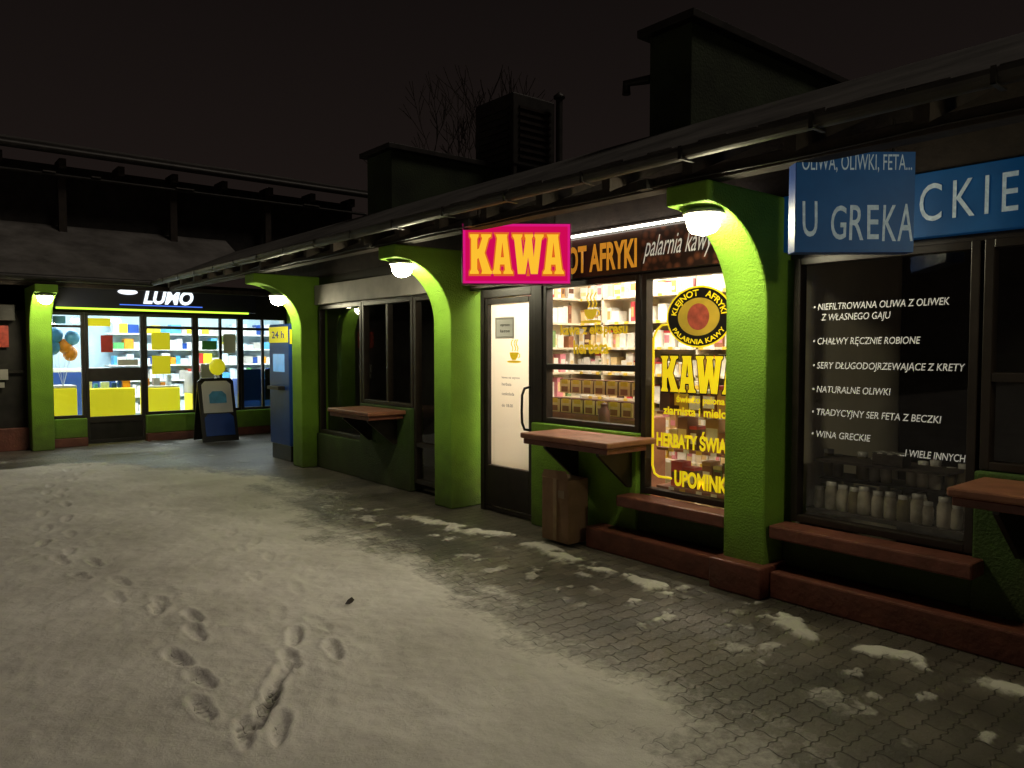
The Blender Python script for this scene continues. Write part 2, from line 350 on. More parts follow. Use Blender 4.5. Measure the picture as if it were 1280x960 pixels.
# ---------------- right kiosk building ----------------
K=root('kiosk_building')
XE,ZE,SL=3.45,2.67,.42
XR=5.3; ZR=ZE+(XR-XE)*SL
YC=13.15; SLL=.5; YV=YC+(ZR-ZE)/SLL
XF=4.24
def column(parent,y0,y1,name,mt=GREEN):
    prof=[(4.62,0),(XF,0),(XF,1.82)]
    for i in range(1,19):
        a=math.pi/2*i/18; prof.append((3.62+.62*math.cos(a),1.82+.58*math.sin(a)))
    prof+=[(3.62,2.52),(4.62,2.52)]
    prism(parent,name,prof,'y',y0,y1,mt,.015)
for i,y in enumerate((-.77,2.63,6.03,9.43)):
    column(K,y,y+.30,'column_%d'%i)
    box(K,'party_wall_%d'%i,4.62,8,y+.002,y+.298,0,2.6,CREAM if i in(1,2) else DARKI,0)
for i,y in enumerate((-.77,2.63)): box(K,'column_plinth_%d'%i,4.14,4.62,y-.04,y+.34,0,.20,BROWN,.012)
box(K,'back_wall',8,8.2,-1,14,0,3.3,DARKI,0)
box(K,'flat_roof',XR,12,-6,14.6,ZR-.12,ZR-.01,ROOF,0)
def slab(parent,name,pts,th,m):
    n=len(pts); vs=[Vector(p) for p in pts]+[Vector(p)-Vector((0,0,th)) for p in pts]
    fs=[tuple(range(n)),tuple(range(2*n-1,n-1,-1))]+[(i,i+n,(i+1)%n+n,(i+1)%n) for i in range(n)]
    me=bpy.data.meshes.new(name); me.from_pydata(vs,[],fs); return link(me,name,parent,m)
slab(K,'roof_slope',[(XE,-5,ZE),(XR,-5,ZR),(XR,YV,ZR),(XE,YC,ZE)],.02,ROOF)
slab(K,'roof_boarding',[(XE+.02,-5,ZE-.024),(XR,-5,ZR-.034),(XR,YV-.01,ZR-.034),(XE+.02,YC-.02,ZE-.024)],.03,WOOD)
boxes(K,'snow_lip',[(XE-.02+random.uniform(0,.015),XE+.06,-5+i*.18,-5+i*.18+.18,ZE-.005,ZE+.006+random.uniform(0,.012)) for i in range(100)],SNOW)
for i in range(30):
    y=-4.8+i*.62
    if y>13: break
    prism(K,'rafter_%d'%i,[(XE+.04,ZE-.06),(XE+.04,ZE-.14),(4.7,ZE-.16+(4.7-XE-.04)*SL),(4.7,ZE-.07+(4.7-XE-.04)*SL)],'y',y,y+.07,WOOD,0)
box(K,'eave_beam',3.66,3.78,-5,YC,2.524,2.60,WOOD)
box(K,'wall_plate',4.50,4.62,-.9,10.9,2.524,2.98,WOOD)
tube(K,'lamp_cable',[(3.64,y,2.55-.012*abs(math.sin(y*2.3))) for y in np.arange(-1,13,.2)],.006,BLACKV)
boxes(K,'junction_boxes',[(3.60,3.66,y-.04,y+.04,2.53,2.59) for y in (3.1,4.9,6.5,9.2)],METAL,.004)
gp=[(XE-.055+.055*math.cos(a),ZE-.03+.055*math.sin(a)) for a in [math.pi+math.pi*i/10 for i in range(11)]]
gp+=[(XE-.055+.047*math.cos(a),ZE-.03+.047*math.sin(a)) for a in [2*math.pi-math.pi*i/10 for i in range(11)]]
prism(K,'gutter',gp,'y',-5,YC-.06,METAL,0)
boxes(K,'gutter_brackets',[(XE-.114,XE+.01,-4.9+i*.75,-4.88+i*.75,ZE-.092,ZE-.086) for i in range(24)]+[(XE-.114,XE-.108,-4.9+i*.75,-4.88+i*.75,ZE-.092,ZE-.02) for i in range(24)],METAL)

def window(parent,tag,y0,y1,z0,z1,bars=(),vb=(),m=FRAME,x=4.46,f=.045,glass=GLASS):
    L=[(x,x+.08,y0,y0+f,z0,z1),(x,x+.08,y1-f,y1,z0,z1),(x,x+.08,y0+f,y1-f,z0,z0+f),(x,x+.08,y0+f,y1-f,z1-f,z1)]
    for b in bars: L.append((x+.003,x+.077,y0+f,y1-f,b,b+.05))
    for b in vb: L.append((x+.005,x+.075,b,b+.045,z0+f,z1-f))
    boxes(parent,tag+'_frame',L,m,.004)
    rect(parent,tag+'_glass',FR(x+.04),-(y1-f),-(y0+f),z0+f,z1-f,glass)
window(K,'display_window',2.96,3.83,.46,2.13)
window(K,'serving_window',3.85,4.95,.92,2.13,bars=(1.385,))
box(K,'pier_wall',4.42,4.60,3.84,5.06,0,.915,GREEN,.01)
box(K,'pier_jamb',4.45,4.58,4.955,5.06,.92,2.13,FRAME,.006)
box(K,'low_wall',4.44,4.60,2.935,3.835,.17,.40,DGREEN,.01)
box(K,'base_course',4.24,4.62,2.975,4.20,0,.168,BROWN,.012)
box(K,'window_sill',4.26,4.455,2.94,3.90,.37,.455,BROWN,.012)
dr=root('shop_door')
boxes(dr,'door_frame',[(4.48,4.58,5.07,5.13,0,2.13),(4.48,4.58,5.82,5.88,0,2.13),(4.48,4.58,5.13,5.82,2.05,2.13),
 (4.49,4.55,5.135,5.175,.06,2.04),(4.49,4.55,5.775,5.815,.06,2.04),(4.49,4.55,5.175,5.775,.06,.45),(4.49,4.55,5.175,5.775,1.99,2.04),(4.49,4.56,5.135,5.815,.01,.05)],FRAME,.005)
rect(dr,'door_film',FR(4.535),-5.775,-5.175,.45,1.99,FILM)
rect(dr,'door_glass',FR(4.515),-5.775,-5.175,.45,1.99,GLASS)
f=FR(4.51)
rect(dr,'paper_notice',f,-5.68,-5.40,1.66,1.86,GREY,.001); rect(dr,'paper_notice_inner',f,-5.66,-5.42,1.68,1.84,WHITE,.003)
for i,(s,z) in enumerate([('espresso',1.77),('latte',1.72)]): text(dr,'notice_text_%d'%i,s,BLACKV,f,-5.60,-5.46,z,z+.025,.005)
def cup(parent,tag,fr,cu,cv,s,m):
    poly(parent,tag+'_cup',fr,[(cu-.5*s,cv+.25*s),(cu-.42*s,cv-.05*s),(cu-.2*s,cv-.3*s),(cu+.2*s,cv-.3*s),(cu+.42*s,cv-.05*s),(cu+.5*s,cv+.25*s)],m,.003)
    poly(parent,tag+'_saucer',fr,ell(cu,cv-.42*s,.8*s,.09*s,24),m,.003)
    tube(parent,tag+'_handle',[fr.p(cu+.45*s+.2*s*math.cos(a),cv+.02*s+.16*s*math.sin(a),.004) for a in [-1.4+2.8*i/8 for i in range(9)]],.035*s,m)
    for k in (-.2,.1,.35):
        tube(parent,tag+'_steam',[fr.p(cu+k*s+.1*s*math.sin(i*.9),cv+.35*s+.1*s*i,.004) for i in range(9)],.035*s,m)
cup(dr,'sticker',f,-5.40,1.50,.13,YELD)
for i,(s,z) in enumerate([('kawa na wynos',1.28),('herbata',1.22),('czekolada',1.13),('do 18.00',1.02)]): text(dr,'menu_text_%d'%i,s,BLACKV if i else FRAME,f,-5.58,-5.58+.02*len(s),z,z+.028,.002)
tube(dr,'door_handle',[(4.49,5.16,1.22),(4.43,5.16,1.21),(4.41,5.17,1.15),(4.405,5.17,1.0),(4.41,5.17,.9),(4.43,5.16,.84),(4.49,5.16,.83)],.012,BLACKV)
box(K,'lintel_coffee',4.47,4.60,2.935,6.025,2.132,2.523,FRAME,0)
fs=root('coffee_fascia_sign')
box(fs,'board',4.42,4.465,2.94,5.95,2.14,2.46,BLACKV,.004)
f=FR(4.42)
rect(fs,'bean_picture',f,-3.80,-2.95,2.145,2.455,BEANS,.003)
rect(fs,'brown_panel',f,-5.94,-3.802,2.145,2.455,mat('brown_board',(.05,.018,.01),.5,.3,6),.003)
text(fs,'name_text','KLEJNOT AFRYKI',ORANGE,f,-5.00,-3.84,2.19,2.39,.007,off=.035,cap=True,outline=BLACKV,ooff=.02)
text(fs,'script_text','palarnia kawy',VINYLW,f,-3.78,-3.15,2.20,2.40,.007,shear=.5)
box(fs,'led_strip',4.40,4.418,2.95,4.9,2.475,2.492,LED,0)
vs_=root('window_lettering')
f=FR(4.494)
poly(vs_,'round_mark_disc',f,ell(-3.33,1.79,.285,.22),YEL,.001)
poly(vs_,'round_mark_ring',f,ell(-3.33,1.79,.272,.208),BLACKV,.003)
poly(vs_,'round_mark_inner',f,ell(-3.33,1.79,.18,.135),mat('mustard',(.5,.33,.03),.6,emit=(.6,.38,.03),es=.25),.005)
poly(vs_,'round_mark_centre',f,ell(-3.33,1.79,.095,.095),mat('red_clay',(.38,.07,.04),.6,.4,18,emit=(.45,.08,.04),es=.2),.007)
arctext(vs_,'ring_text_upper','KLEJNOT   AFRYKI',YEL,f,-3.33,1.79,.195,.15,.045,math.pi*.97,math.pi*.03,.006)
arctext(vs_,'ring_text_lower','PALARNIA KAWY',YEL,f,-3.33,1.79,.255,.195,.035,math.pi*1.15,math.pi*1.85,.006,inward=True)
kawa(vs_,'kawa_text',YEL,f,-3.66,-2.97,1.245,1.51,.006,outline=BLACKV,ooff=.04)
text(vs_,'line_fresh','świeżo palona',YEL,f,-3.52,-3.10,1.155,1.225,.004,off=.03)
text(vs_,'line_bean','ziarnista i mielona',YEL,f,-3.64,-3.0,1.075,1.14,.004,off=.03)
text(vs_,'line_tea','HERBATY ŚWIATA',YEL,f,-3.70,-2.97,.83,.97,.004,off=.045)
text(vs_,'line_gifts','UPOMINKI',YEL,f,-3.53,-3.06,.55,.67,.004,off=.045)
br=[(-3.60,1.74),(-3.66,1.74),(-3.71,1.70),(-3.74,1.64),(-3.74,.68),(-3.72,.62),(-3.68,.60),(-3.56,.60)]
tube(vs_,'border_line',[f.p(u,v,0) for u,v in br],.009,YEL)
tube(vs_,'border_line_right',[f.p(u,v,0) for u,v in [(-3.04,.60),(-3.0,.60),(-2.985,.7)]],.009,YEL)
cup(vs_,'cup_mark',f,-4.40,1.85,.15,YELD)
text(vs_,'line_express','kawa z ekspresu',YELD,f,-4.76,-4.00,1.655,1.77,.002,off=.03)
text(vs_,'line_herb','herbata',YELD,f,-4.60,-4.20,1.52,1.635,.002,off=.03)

I=root('coffee_shop_interior')
box(I,'floor',4.62,6.3,2.93,6.03,.02,.03,CREAM,0); box(I,'ceiling',4.6,6.3,2.93,6.03,2.50,2.52,WHITE,0); box(I,'rear_wall',6.1,6.2,2.94,6.02,.03,2.5,CREAM,0)
boxes(I,'ceiling_tubes',[(5.0,5.12,3.2,4.5,2.44,2.48),(5.0,5.12,4.7,5.8,2.44,2.48),(5.5,5.62,3.6,5.4,2.44,2.48)],TUBE)
pal=[mat('pack_%d'%i,c,.45,.1,20) for i,c in enumerate([(.82,.79,.72),(.55,.05,.06),(.5,.28,.1),(.8,.6,.3),(.12,.05,.03),(.7,.25,.3),(.2,.3,.12),(.75,.5,.05),(.3,.12,.06)])]
def goods(x0,x1,y0,y1,levels,h,axis='y',w=(.05,.11),weights=None,lab=(0,0,3,7,4)):
    L=[]
    for z in levels:
        t=(y0 if axis=='y' else x0)
        e=(y1 if axis=='y' else x1)
        while t<e-.06:
            ww=random.uniform(*w); hh=h*random.uniform(.5,.95); k=random.choices(range(9),weights)[0]
            if random.random()<.06: t+=ww*.6; continue
            d=random.uniform(0,.05)
            if axis=='y': L.append((x0+d,x1,t,t+ww-.008,z,z+hh,k)); 
            else: L.append((t,t+ww-.008,y0+d,y1,z,z+hh,k))
            if random.random()<.75:
                c=random.choice(lab); lo=random.uniform(.15,.35); hi=random.uniform(.5,.8)
                if axis=='y': L.append((x0+d-.003,x0+d,t+.008,t+ww-.016,z+hh*lo,z+hh*hi,c))
                else: L.append((t+.008,t+ww-.016,y0+d-.003,y0+d,z+hh*lo,z+hh*hi,c))
            if random.random()<.4:
                if axis=='y': L.append((x0+d-.004,x1,t-.001,t+ww-.007,z+hh*.88,z+hh+.003,random.choice([1,0,2,0,5])))
            t+=ww
        n=int((e-(y0 if axis=='y' else x0))/.13)
        for i in range(n):
            s=(y0 if axis=='y' else x0)+i*.13+random.uniform(0,.05)
            if axis=='y': L.append((x0-.046,x0-.043,s,s+.05,z-.024,z+.004,random.choice([0,7])))
    return L
lv=[.5,.78,1.06,1.32,1.58,1.84,2.10]
boxes(I,'back_shelves',[(5.80,6.1,3.0,5.98,z-.022,z) for z in lv]+[(5.8,6.1,y,y+.025,.03,2.4) for y in (3.0,3.6,4.3,5.0,5.5,5.97)],PSHELF)
boxes(I,'back_goods',goods(5.84,6.0,3.03,5.95,lv,.22,weights=[12,.7,.8,2.5,.3,1,.4,.5,.4],lab=(0,0,3,5,2)),pal)
boxes(I,'side_shelves',[(4.8,5.78,5.82,6.02,z-.02,z) for z in lv],PSHELF)
boxes(I,'side_goods',goods(4.82,5.76,5.86,5.98,lv,.22,'x',weights=[7,2,1,1.5,.6,2,.6,1,1]),pal)
cb=[]
for r in range(2):
    for c in range(7):
        y=4.25+c*.15; z=.98+r*.17; x=4.86+r*.13
        cb.append((x,x+.12,y,y+.14,z,z+.13,4)); cb.append((x-.006,x,y+.005,y+.135,z,z+.12,3)); cb.append((x-.010,x-.006,y+.03,y+.11,z+.085,z+.125,7)); cb.append((x-.012,x-.0062,y+.03,y+.11,z+.01,z+.06,8))
boxes(I,'bean_bins',cb,pal)
box(I,'counter',4.84,5.25,4.22,5.32,.03,.975,SHELFM,.01)
lathe(I,'jar_on_sill',[(0,0),(.045,0),(.05,.02),(.05,.11),(.03,.14),(.03,.16),(.035,.17),(0,.18)],(4.68,4.42,.93),pal[4])
boxes(I,'window_display',goods(4.68,4.82,2.98,3.80,[.5,.80,1.08],.26,weights=[1,1,1,.6,5,.5,2,.5,4],w=(.07,.13)),pal)
boxes(I,'window_display_shelves',[(4.64,4.86,2.96,3.82,z-.02,z) for z in (.5,.80,1.08)],SHELFM)

def servshelf(y0,y1):
    s=root('serving_shelf')
    box(s,'top',3.95,4.50,y0,y1,.845,.89,SHELFM,.012)
    box(s,'edge_trim',3.97,4.40,y0+.02,y1-.02,.80,.843,BROWN,.006)
    for y in (y0+.18,y1-.2):
        prism(s,'bracket',[(4.42,.80),(4.05,.80),(4.05,.77),(4.38,.50),(4.42,.50)],'y',y,y+.03,FRAME,.004)
servshelf(3.70,4.66); servshelf(.25,1.47); servshelf(7.15,8.1)

cbx=root('cardboard_box')
boxes(cbx,'box_body',[(4.12,4.34,4.27,4.58,.02,.53)],CARD,.006)
poly(cbx,'flap_front',Fr((4.115,0,0),(0,-1,0)),[(-4.58,.53),(-4.27,.53),(-4.29,.60),(-4.55,.59)],CARD,.0)
rect(cbx,'packing_tape',FR(4.115),-4.44,-4.40,.03,.53,mat('tape',(.38,.25,.14),.3),.002)
rect(cbx,'shipping_label',FR(4.115),-4.38,-4.31,.38,.44,mat('label',(.35,.26,.18),.7),.003)

window(K,'greek_display_window',1.52,2.58,.46,2.13)
window(K,'greek_serving_window',.32,1.50,.92,2.13,bars=(1.385,))
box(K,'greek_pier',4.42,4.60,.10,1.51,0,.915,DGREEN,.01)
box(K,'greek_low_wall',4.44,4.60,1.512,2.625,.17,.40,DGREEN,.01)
box(K,'greek_base',4.24,4.62,-.40,2.585,0,.168,BROWN,.012)
box(K,'greek_sill',4.26,4.455,1.45,2.61,.37,.455,BROWN,.012)
box(K,'greek_jamb',4.45,4.6,-.47,.315,0,2.13,FRAME,.0)
box(K,'greek_lintel',4.50,4.60,-.47,2.625,2.132,2.523,FRAME,0)
gi=root('greek_shop_interior')
box(gi,'floor',4.62,6.3,-.47,2.63,.02,.03,DARKI,0); box(gi,'ceiling',4.6,6.3,-.47,2.63,2.50,2.52,DARKI,0); box(gi,'rear_wall',6.1,6.2,-.46,2.62,.03,2.5,DARKI,0)
boxes(gi,'jar_shelves',[(4.62,5.05,.4,2.56,.505,.53),(4.78,5.05,.4,2.56,.70,.715)],WOOD,0)
JAR=mat('jar_glass',(.40,.36,.29),.15,.5,9)
JARD=mat('jar_contents',(.16,.13,.06),.3,.5,9)
LID=mat('jar_lid',(.45,.43,.4),.4,.3,9)
for r in range(3):
    for i in range(13):
        if random.random()<.12: continue
        s=random.uniform(.9,1.2); y=1.60+i*.075+r*.02+random.uniform(-.01,.01); z=.53 if r<2 else .715; x=4.68+(r%2)*.12+(.18 if r==2 else 0)
        lathe(gi,'oil_jar_%d_%d'%(r,i),[(0,0),(.03*s,0),(.034*s,.01),(.034*s,.10*s),(.026*s,.125*s),(.024*s,.13*s)],(x,y,z),random.choice([JAR,JARD,JAR]),14)
        lathe(gi,'jar_lid_%d_%d'%(r,i),[(.027*s,.128*s),(.027*s,.15*s),(0,.152*s)],(x,y,z),LID,14)
chk=[]
for a in range(6):
    for b in range(4): chk.append((4.60+b*.03,4.63+b*.03,1.95+a*.03,1.98+a*.03,.93,.934,(a+b)%2))
boxes(gi,'checked_tin',chk,[LID,BLACKV]); box(gi,'tin_body',4.60,4.72,1.95,2.13,.86,.928,WOOD,.004)
box(gi,'tin_shelf',4.60,4.9,1.7,2.5,.84,.857,WOOD,0)
gl=root('greek_window_lettering'); f=FR(4.494)
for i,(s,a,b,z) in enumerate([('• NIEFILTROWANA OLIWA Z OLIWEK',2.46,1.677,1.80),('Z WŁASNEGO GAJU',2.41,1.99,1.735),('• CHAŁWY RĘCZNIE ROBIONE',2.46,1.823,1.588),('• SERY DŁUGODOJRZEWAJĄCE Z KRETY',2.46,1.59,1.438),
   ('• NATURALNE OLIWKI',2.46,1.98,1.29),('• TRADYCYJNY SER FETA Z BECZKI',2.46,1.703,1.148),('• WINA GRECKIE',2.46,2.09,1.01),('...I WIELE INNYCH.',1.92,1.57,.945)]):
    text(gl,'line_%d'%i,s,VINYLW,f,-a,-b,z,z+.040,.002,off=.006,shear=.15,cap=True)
gf=root('greek_fascia_sign')
box(gf,'board',4.42,4.497,-.40,2.68,2.17,2.52,BLUE,.004)
text(gf,'fascia_text','GRECKIE',PALE,FR(4.42),-2.25,-1.34,2.255,2.455,.004,off=.0,cap=True,sp=1.35)
def hsign(name,c,X,w,h,m,frm):
    s=root(name); fr=Fr(c,X)
    def obox(nm,u0,u1,v0,v1,n0,n1,mt):
        vs=[fr.p(u,v,n) for n in (n0,n1) for u,v in ((u0,v0),(u1,v0),(u1,v1),(u0,v1))]
        me=bpy.data.meshes.new(nm); me.from_pydata(vs,[],[(0,3,2,1),(4,5,6,7),(0,1,5,4),(1,2,6,5),(2,3,7,6),(3,0,4,7)])
        o=link(me,nm,s,mt); md=o.modifiers.new('b','BEVEL'); md.width=.005; md.segments=2; return o
    obox('case',-w/2,w/2,0,h,-.10,0,frm)
    for u in (-w*.35,w*.35): tube(s,'hanger',[fr.p(u,h,-.05),fr.p(u,h+.18,-.05)],.008,FRAME)
    return s,fr,obox
ca=math.radians(39.7)
R=(math.cos(ca-.02),-math.sin(ca-.02),0)
s,fr,ob=hsign('coffee_hanging_sign',(4.00,4.76,2.085),R,.89,.50,MAG,mat('sign_case',(.12,.01,.05),.5))
rect(s,'rim',fr,-.435,.435,.010,.490,MAGD,.002)
rect(s,'panel',fr,-.415,.415,.03,.47,MAG,.004)
kawa(s,'kawa_letters',LETY,fr,-.38,.385,.085,.405,.012,outline=LETO,ooff=.05)
s,fr,ob=hsign('greek_hanging_sign',(3.92,1.93,2.06),(math.cos(ca),-math.sin(ca),0),.62,.52,BLUE,BLUE2)
rect(s,'panel',fr,-.308,.308,.002,.518,BLUE,.002)
for i,(ch,a,b,z,h) in enumerate([('U',-.275,-.195,.085,.18),('G',-.125,-.045,.07,.17),('R',-.030,.045,.065,.18),('E',.062,.125,.07,.175),('K',.142,.215,.06,.185),('A',.222,.302,.06,.19)]):
    text(s,'letter_%d'%i,ch,PALE,fr,a,b,z,z+h,.005,off=.006,cap=True,shear=random.uniform(-.06,.08))
text(s,'goods_text','OLIWA, OLIWKI, FETA...',PALE,fr,-.28,.29,.425,.505,.005,off=0,cap=True)

window(K,'dark_window_a',6.40,7.05,.10,2.13,bars=(.5,),m=FRAME)
window(K,'dark_window_b',7.07,8.20,.92,2.13,vb=(7.6,),m=FRAME)
window(K,'dark_window_c',8.22,9.38,.46,2.13,m=FRAME)
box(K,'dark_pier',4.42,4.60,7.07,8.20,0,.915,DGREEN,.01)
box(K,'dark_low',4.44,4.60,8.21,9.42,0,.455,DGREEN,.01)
box(K,'dark_lintel',4.50,4.60,6.335,9.425,2.132,2.523,FRAME,0)
box(K,'dark_room_wall',5.6,5.7,6.34,9.42,0,2.5,DARKI,0)
box(K,'dark_room_ceiling',4.6,5.7,6.34,9.42,2.5,2.52,DARKI,0)
box(root('grey_fascia_sign'),'board',4.42,4.497,6.36,9.40,2.15,2.40,GREY,.005)

for i,(y0,y1,xe,zt) in enumerate(((4.03,4.48,8.2,4.30),(8.9,9.55,8.0,4.22))):
    box(K,'firewall_%d'%i,5.30,xe,y0,y1,3.2,zt,DIMGREEN,.01)
    box(K,'firewall_cap_%d'%i,5.22,xe+.08,y0-.08,y1+.08,zt+.002,zt+.07,METAL,.005)
tube(K,'roof_pipe_bracket',[(5.32,4.48,3.95),(5.3,4.75,3.98),(5.3,4.75,3.88)],.04,METAL)
ac=root('rooftop_ventilation_unit')
box(ac,'cabinet',7.0,7.8,8.4,9.3,4.2,5.22,METAL,.02)
boxes(ac,'louvres',[(7.1,7.7,8.37,8.402,4.3+i*.1,4.34+i*.1) for i in range(8)]+[(6.97,7.0,8.5,9.2,4.3+i*.1,4.34+i*.1) for i in range(8)],FRAME)
boxes(ac,'legs',[(7.02,7.08,8.42,8.48,3.4,4.2),(7.72,7.78,8.42,8.48,3.4,4.2),(7.02,7.08,9.2,9.26,3.4,4.2),(7.72,7.78,9.2,9.26,3.4,4.2)],METAL)
vp=root('vent_pipe'); tube(vp,'pipe',[(7.72,8.22,3.4),(7.72,8.22,5.2)],.05,METAL); lathe(vp,'cowl',[(.05,0),(.085,.02),(.085,.05),(0,.12)],(7.72,8.22,5.2),METAL)

am=root('cash_machine')
box(am,'body',4.32,4.9,10.0,10.7,.22,1.92,BLUE2,.02); box(am,'base',4.34,4.9,10.02,10.68,0,.218,BLACKV,.01)
rect(am,'side_panel',FL(9.998),4.36,4.86,.3,1.6,mat('mid_blue',(.01,.08,.4),.4,emit=(.01,.10,.5),es=.04),.002)
rect(am,'header',FR(4.318),-10.68,-10.02,1.66,1.88,YELP,.002)
rect(am,'screen',FR(4.318),-10.55,-10.15,1.25,1.50,mat('screen',(.1,.3,.6),.2,emit=(.2,.5,.9),es=.5),.002)
boxes(am,'keypad_shelf',[(4.22,4.318,10.15,10.55,1.0,1.05)],METAL,.005)
text(am,'header_text','24 h',BLUE2,FR(4.318),-10.58,-10.15,1.72,1.82,.005,off=.02)
rect(am,'side_header',FL(9.998),4.33,4.62,1.64,1.84,YELP,.002)

# ---------------- lamps ----------------
def lamp(x,y,z):
    l=root('wall_lamp')
    lathe(l,'glass_globe',[(0,-.115),(.035,-.112),(.065,-.098),(.088,-.07),(.098,-.035),(.10,0.0)],(x,y,z),LAMPG)
    lathe(l,'hood',[(.10,.002),(.122,.004),(.125,.015),(.09,.035),(.05,.045),(0,.048)],(x,y,z),HOOD)
    for a in range(4):
        t=a*math.pi/2+.4
        tube(l,'guard_wire_%d'%a,[(x+r*math.cos(t),y+r*math.sin(t),z+h) for r,h in ((.107,0),(.105,-.035),(.094,-.075),(.07,-.104),(0,-.122))],.0025,HOOD)
for y in (2.78,6.18,-.62): lamp(3.79,y,2.352)
lamp(4.0,9.58,2.25)
lamp(1.90,13.12,2.352)

# ---------------- left building ----------------
S=root('shop_building')
YF=13.6
def columnY(x0,x1,name):
    prof=[(14.0,0),(YF,0),(YF,1.82)]
    for i in range(1,15):
        a=math.pi/2*i/14; prof.append((YF-.62+.62*math.cos(a),1.82+.58*math.sin(a)))
    prof+=[(YF-.62,2.52),(14.0,2.52)]
    prism(S,name,prof,'x',x0,x1,GREEN,.015)
columnY(1.75,2.05,'column_0'); columnY(-1.65,-1.35,'column_1'); columnY(6.0,6.3,'column_2')
zl=lambda y:ZE+(y-YC)*SLL
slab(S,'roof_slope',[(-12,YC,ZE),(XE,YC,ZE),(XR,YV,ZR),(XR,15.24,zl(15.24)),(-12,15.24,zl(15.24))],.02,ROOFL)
slab(S,'roof_boarding',[(-12,YC+.02,ZE-.024),(XE,YC+.02,ZE-.024),(XR-.02,YV,ZR-.034),(-12,YV,ZR-.034)],.03,WOOD)
box(S,'fascia_board',-12,XE-.02,YC-.015,YC+.005,ZE-.12,ZE-.004,WOOD,0)
tube(S,'gutter',[(-12,YC-.06,ZE-.05),(XE-.06,YC-.06,ZE-.05)],.05,METAL)
box(S,'eave_beam',-12,6,YC+.2,YC+.3,2.524,2.60,WOOD)
box(S,'clerestory_wall',-12,8.0,15.25,15.4,3.0,4.75,DARKI,0)
slab(S,'upper_roof',[(-12,14.75,4.98),(8.3,14.75,4.98),(8.3,19,6.0),(-12,19,6.0)],.10,METAL)
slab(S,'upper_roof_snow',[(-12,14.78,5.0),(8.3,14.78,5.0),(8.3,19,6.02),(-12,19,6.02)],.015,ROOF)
tube(S,'upper_gutter',[(-12,14.69,4.88),(8.3,14.69,4.88)],.06,METAL)
boxes(S,'upper_rafter_ends',[(-12+i*.9,-11.9+i*.9,14.78,15.25,4.62,4.78) for i in range(23)],WOOD)
boxes(S,'upper_posts',[(-12+i*1.8,-11.88+i*1.8,14.95,15.07,3.5,4.78) for i in range(12)],WOOD)
tube(S,'upper_rail',[(-12,14.85,4.50),(8.2,14.85,4.50)],.03,METAL)
boxes(S,'lodged_snow',[(x,x+random.uniform(.12,.4),14.80,14.9,z,z+.02) for x,z in [(random.uniform(-3,7.5),4.53) for _ in range(9)]],SNOW)
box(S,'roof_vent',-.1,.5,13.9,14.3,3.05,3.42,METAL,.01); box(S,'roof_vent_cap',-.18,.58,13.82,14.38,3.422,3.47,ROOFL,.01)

def fronts(tag,x0,x1,z0,z1,bars=(),vb=()):
    y=13.96; L=[(x0,x0+.05,y,y+.07,z0,z1),(x1-.05,x1,y,y+.07,z0,z1),(x0+.05,x1-.05,y,y+.07,z0,z0+.05),(x0+.05,x1-.05,y,y+.07,z1-.05,z1)]
    for b in bars: L.append((x0+.05,x1-.05,y+.003,y+.067,b[0],b[1]))
    for b in vb: L.append((b,b+.045,y+.004,y+.066,z0+.05,z1-.05))
    boxes(S,tag+'_frame',L,FRAME,.004); rect(S,tag+'_glass',FL(y+.035),x0+.05,x1-.05,z0+.05,z1-.05,GLASS)
fronts('pane_a',2.055,2.56,.45,2.17,bars=((1.92,1.96),)); fronts('door',2.565,3.45,.03,2.17,bars=((.36,.46),(1.04,1.26)),vb=())
fronts('pane_b',3.455,4.30,.45,2.17,bars=((1.92,1.97),)); fronts('pane_c',4.305,5.10,.45,2.17,bars=((1.92,1.97),),vb=(4.72,)); fronts('pane_d',5.105,6.0,.45,2.17,vb=(5.5,),bars=((1.92,1.97),))
box(S,'stall_riser_left',2.055,2.56,13.90,14.05,.14,.448,GREEN,.01); box(S,'stall_riser_right',3.455,6.0,13.90,14.05,.14,.448,GREEN,.01)
box(S,'riser_base_left',2.055,2.56,13.86,14.05,0,.138,BROWN,.01); box(S,'riser_base_right',3.455,6.0,13.86,14.05,0,.138,BROWN,.01)
box(S,'kick_panel',2.62,3.40,13.975,14.02,.08,.36,DARKI,0)
box(S,'lintel',-1.35,6.0,13.98,14.1,2.172,2.7,DARKI,0)
sf=root('shop_fascia_sign')
box(sf,'board',2.08,5.25,13.56,13.66,2.22,2.60,mat('navy_panel',(.005,.006,.016),.5,.2,4),.01)
box(sf,'light_strip',2.10,5.10,13.535,13.555,2.195,2.225,LEDG,0)
text(sf,'name_text','LUMO',emis('lit_white_letters',(.85,.93,1),1.5),FL(13.55),3.35,4.15,2.33,2.54,.012,off=.04,cap=True,shear=.25)
poly(sf,'round_mark',FL(13.55),ell(3.12,2.50,.15,.045),emis('lit_mark',(.9,.95,1),1.3),.012)
box(sf,'blue_glow_tube',3.0,4.3,13.548,13.558,2.285,2.30,emis('blue_tube',(.08,.2,.9),1.2),0)
si=root('shop_interior')
box(si,'floor',2.0,7.2,14.1,17.4,.02,.03,WHITE,0); box(si,'ceiling',2.0,7.2,14.1,17.4,2.6,2.62,WHITE,0); box(si,'rear_wall',2.0,7.2,17.2,17.3,.03,2.6,mat('pale_blue_wall',(.5,.66,.75),.7,.1,3),0)
box(si,'side_wall_l',1.9,2.0,14.1,17.4,.03,2.6,WHITE,0); box(si,'side_wall_r',7.2,7.3,14.1,17.4,.03,2.6,WHITE,0)
boxes(si,'ceiling_panels',[(2.5+i*1.2,3.1+i*1.2,14.5+j*1.2,15.1+j*1.2,2.56,2.59) for i in range(4) for j in range(2)],TUBEC)
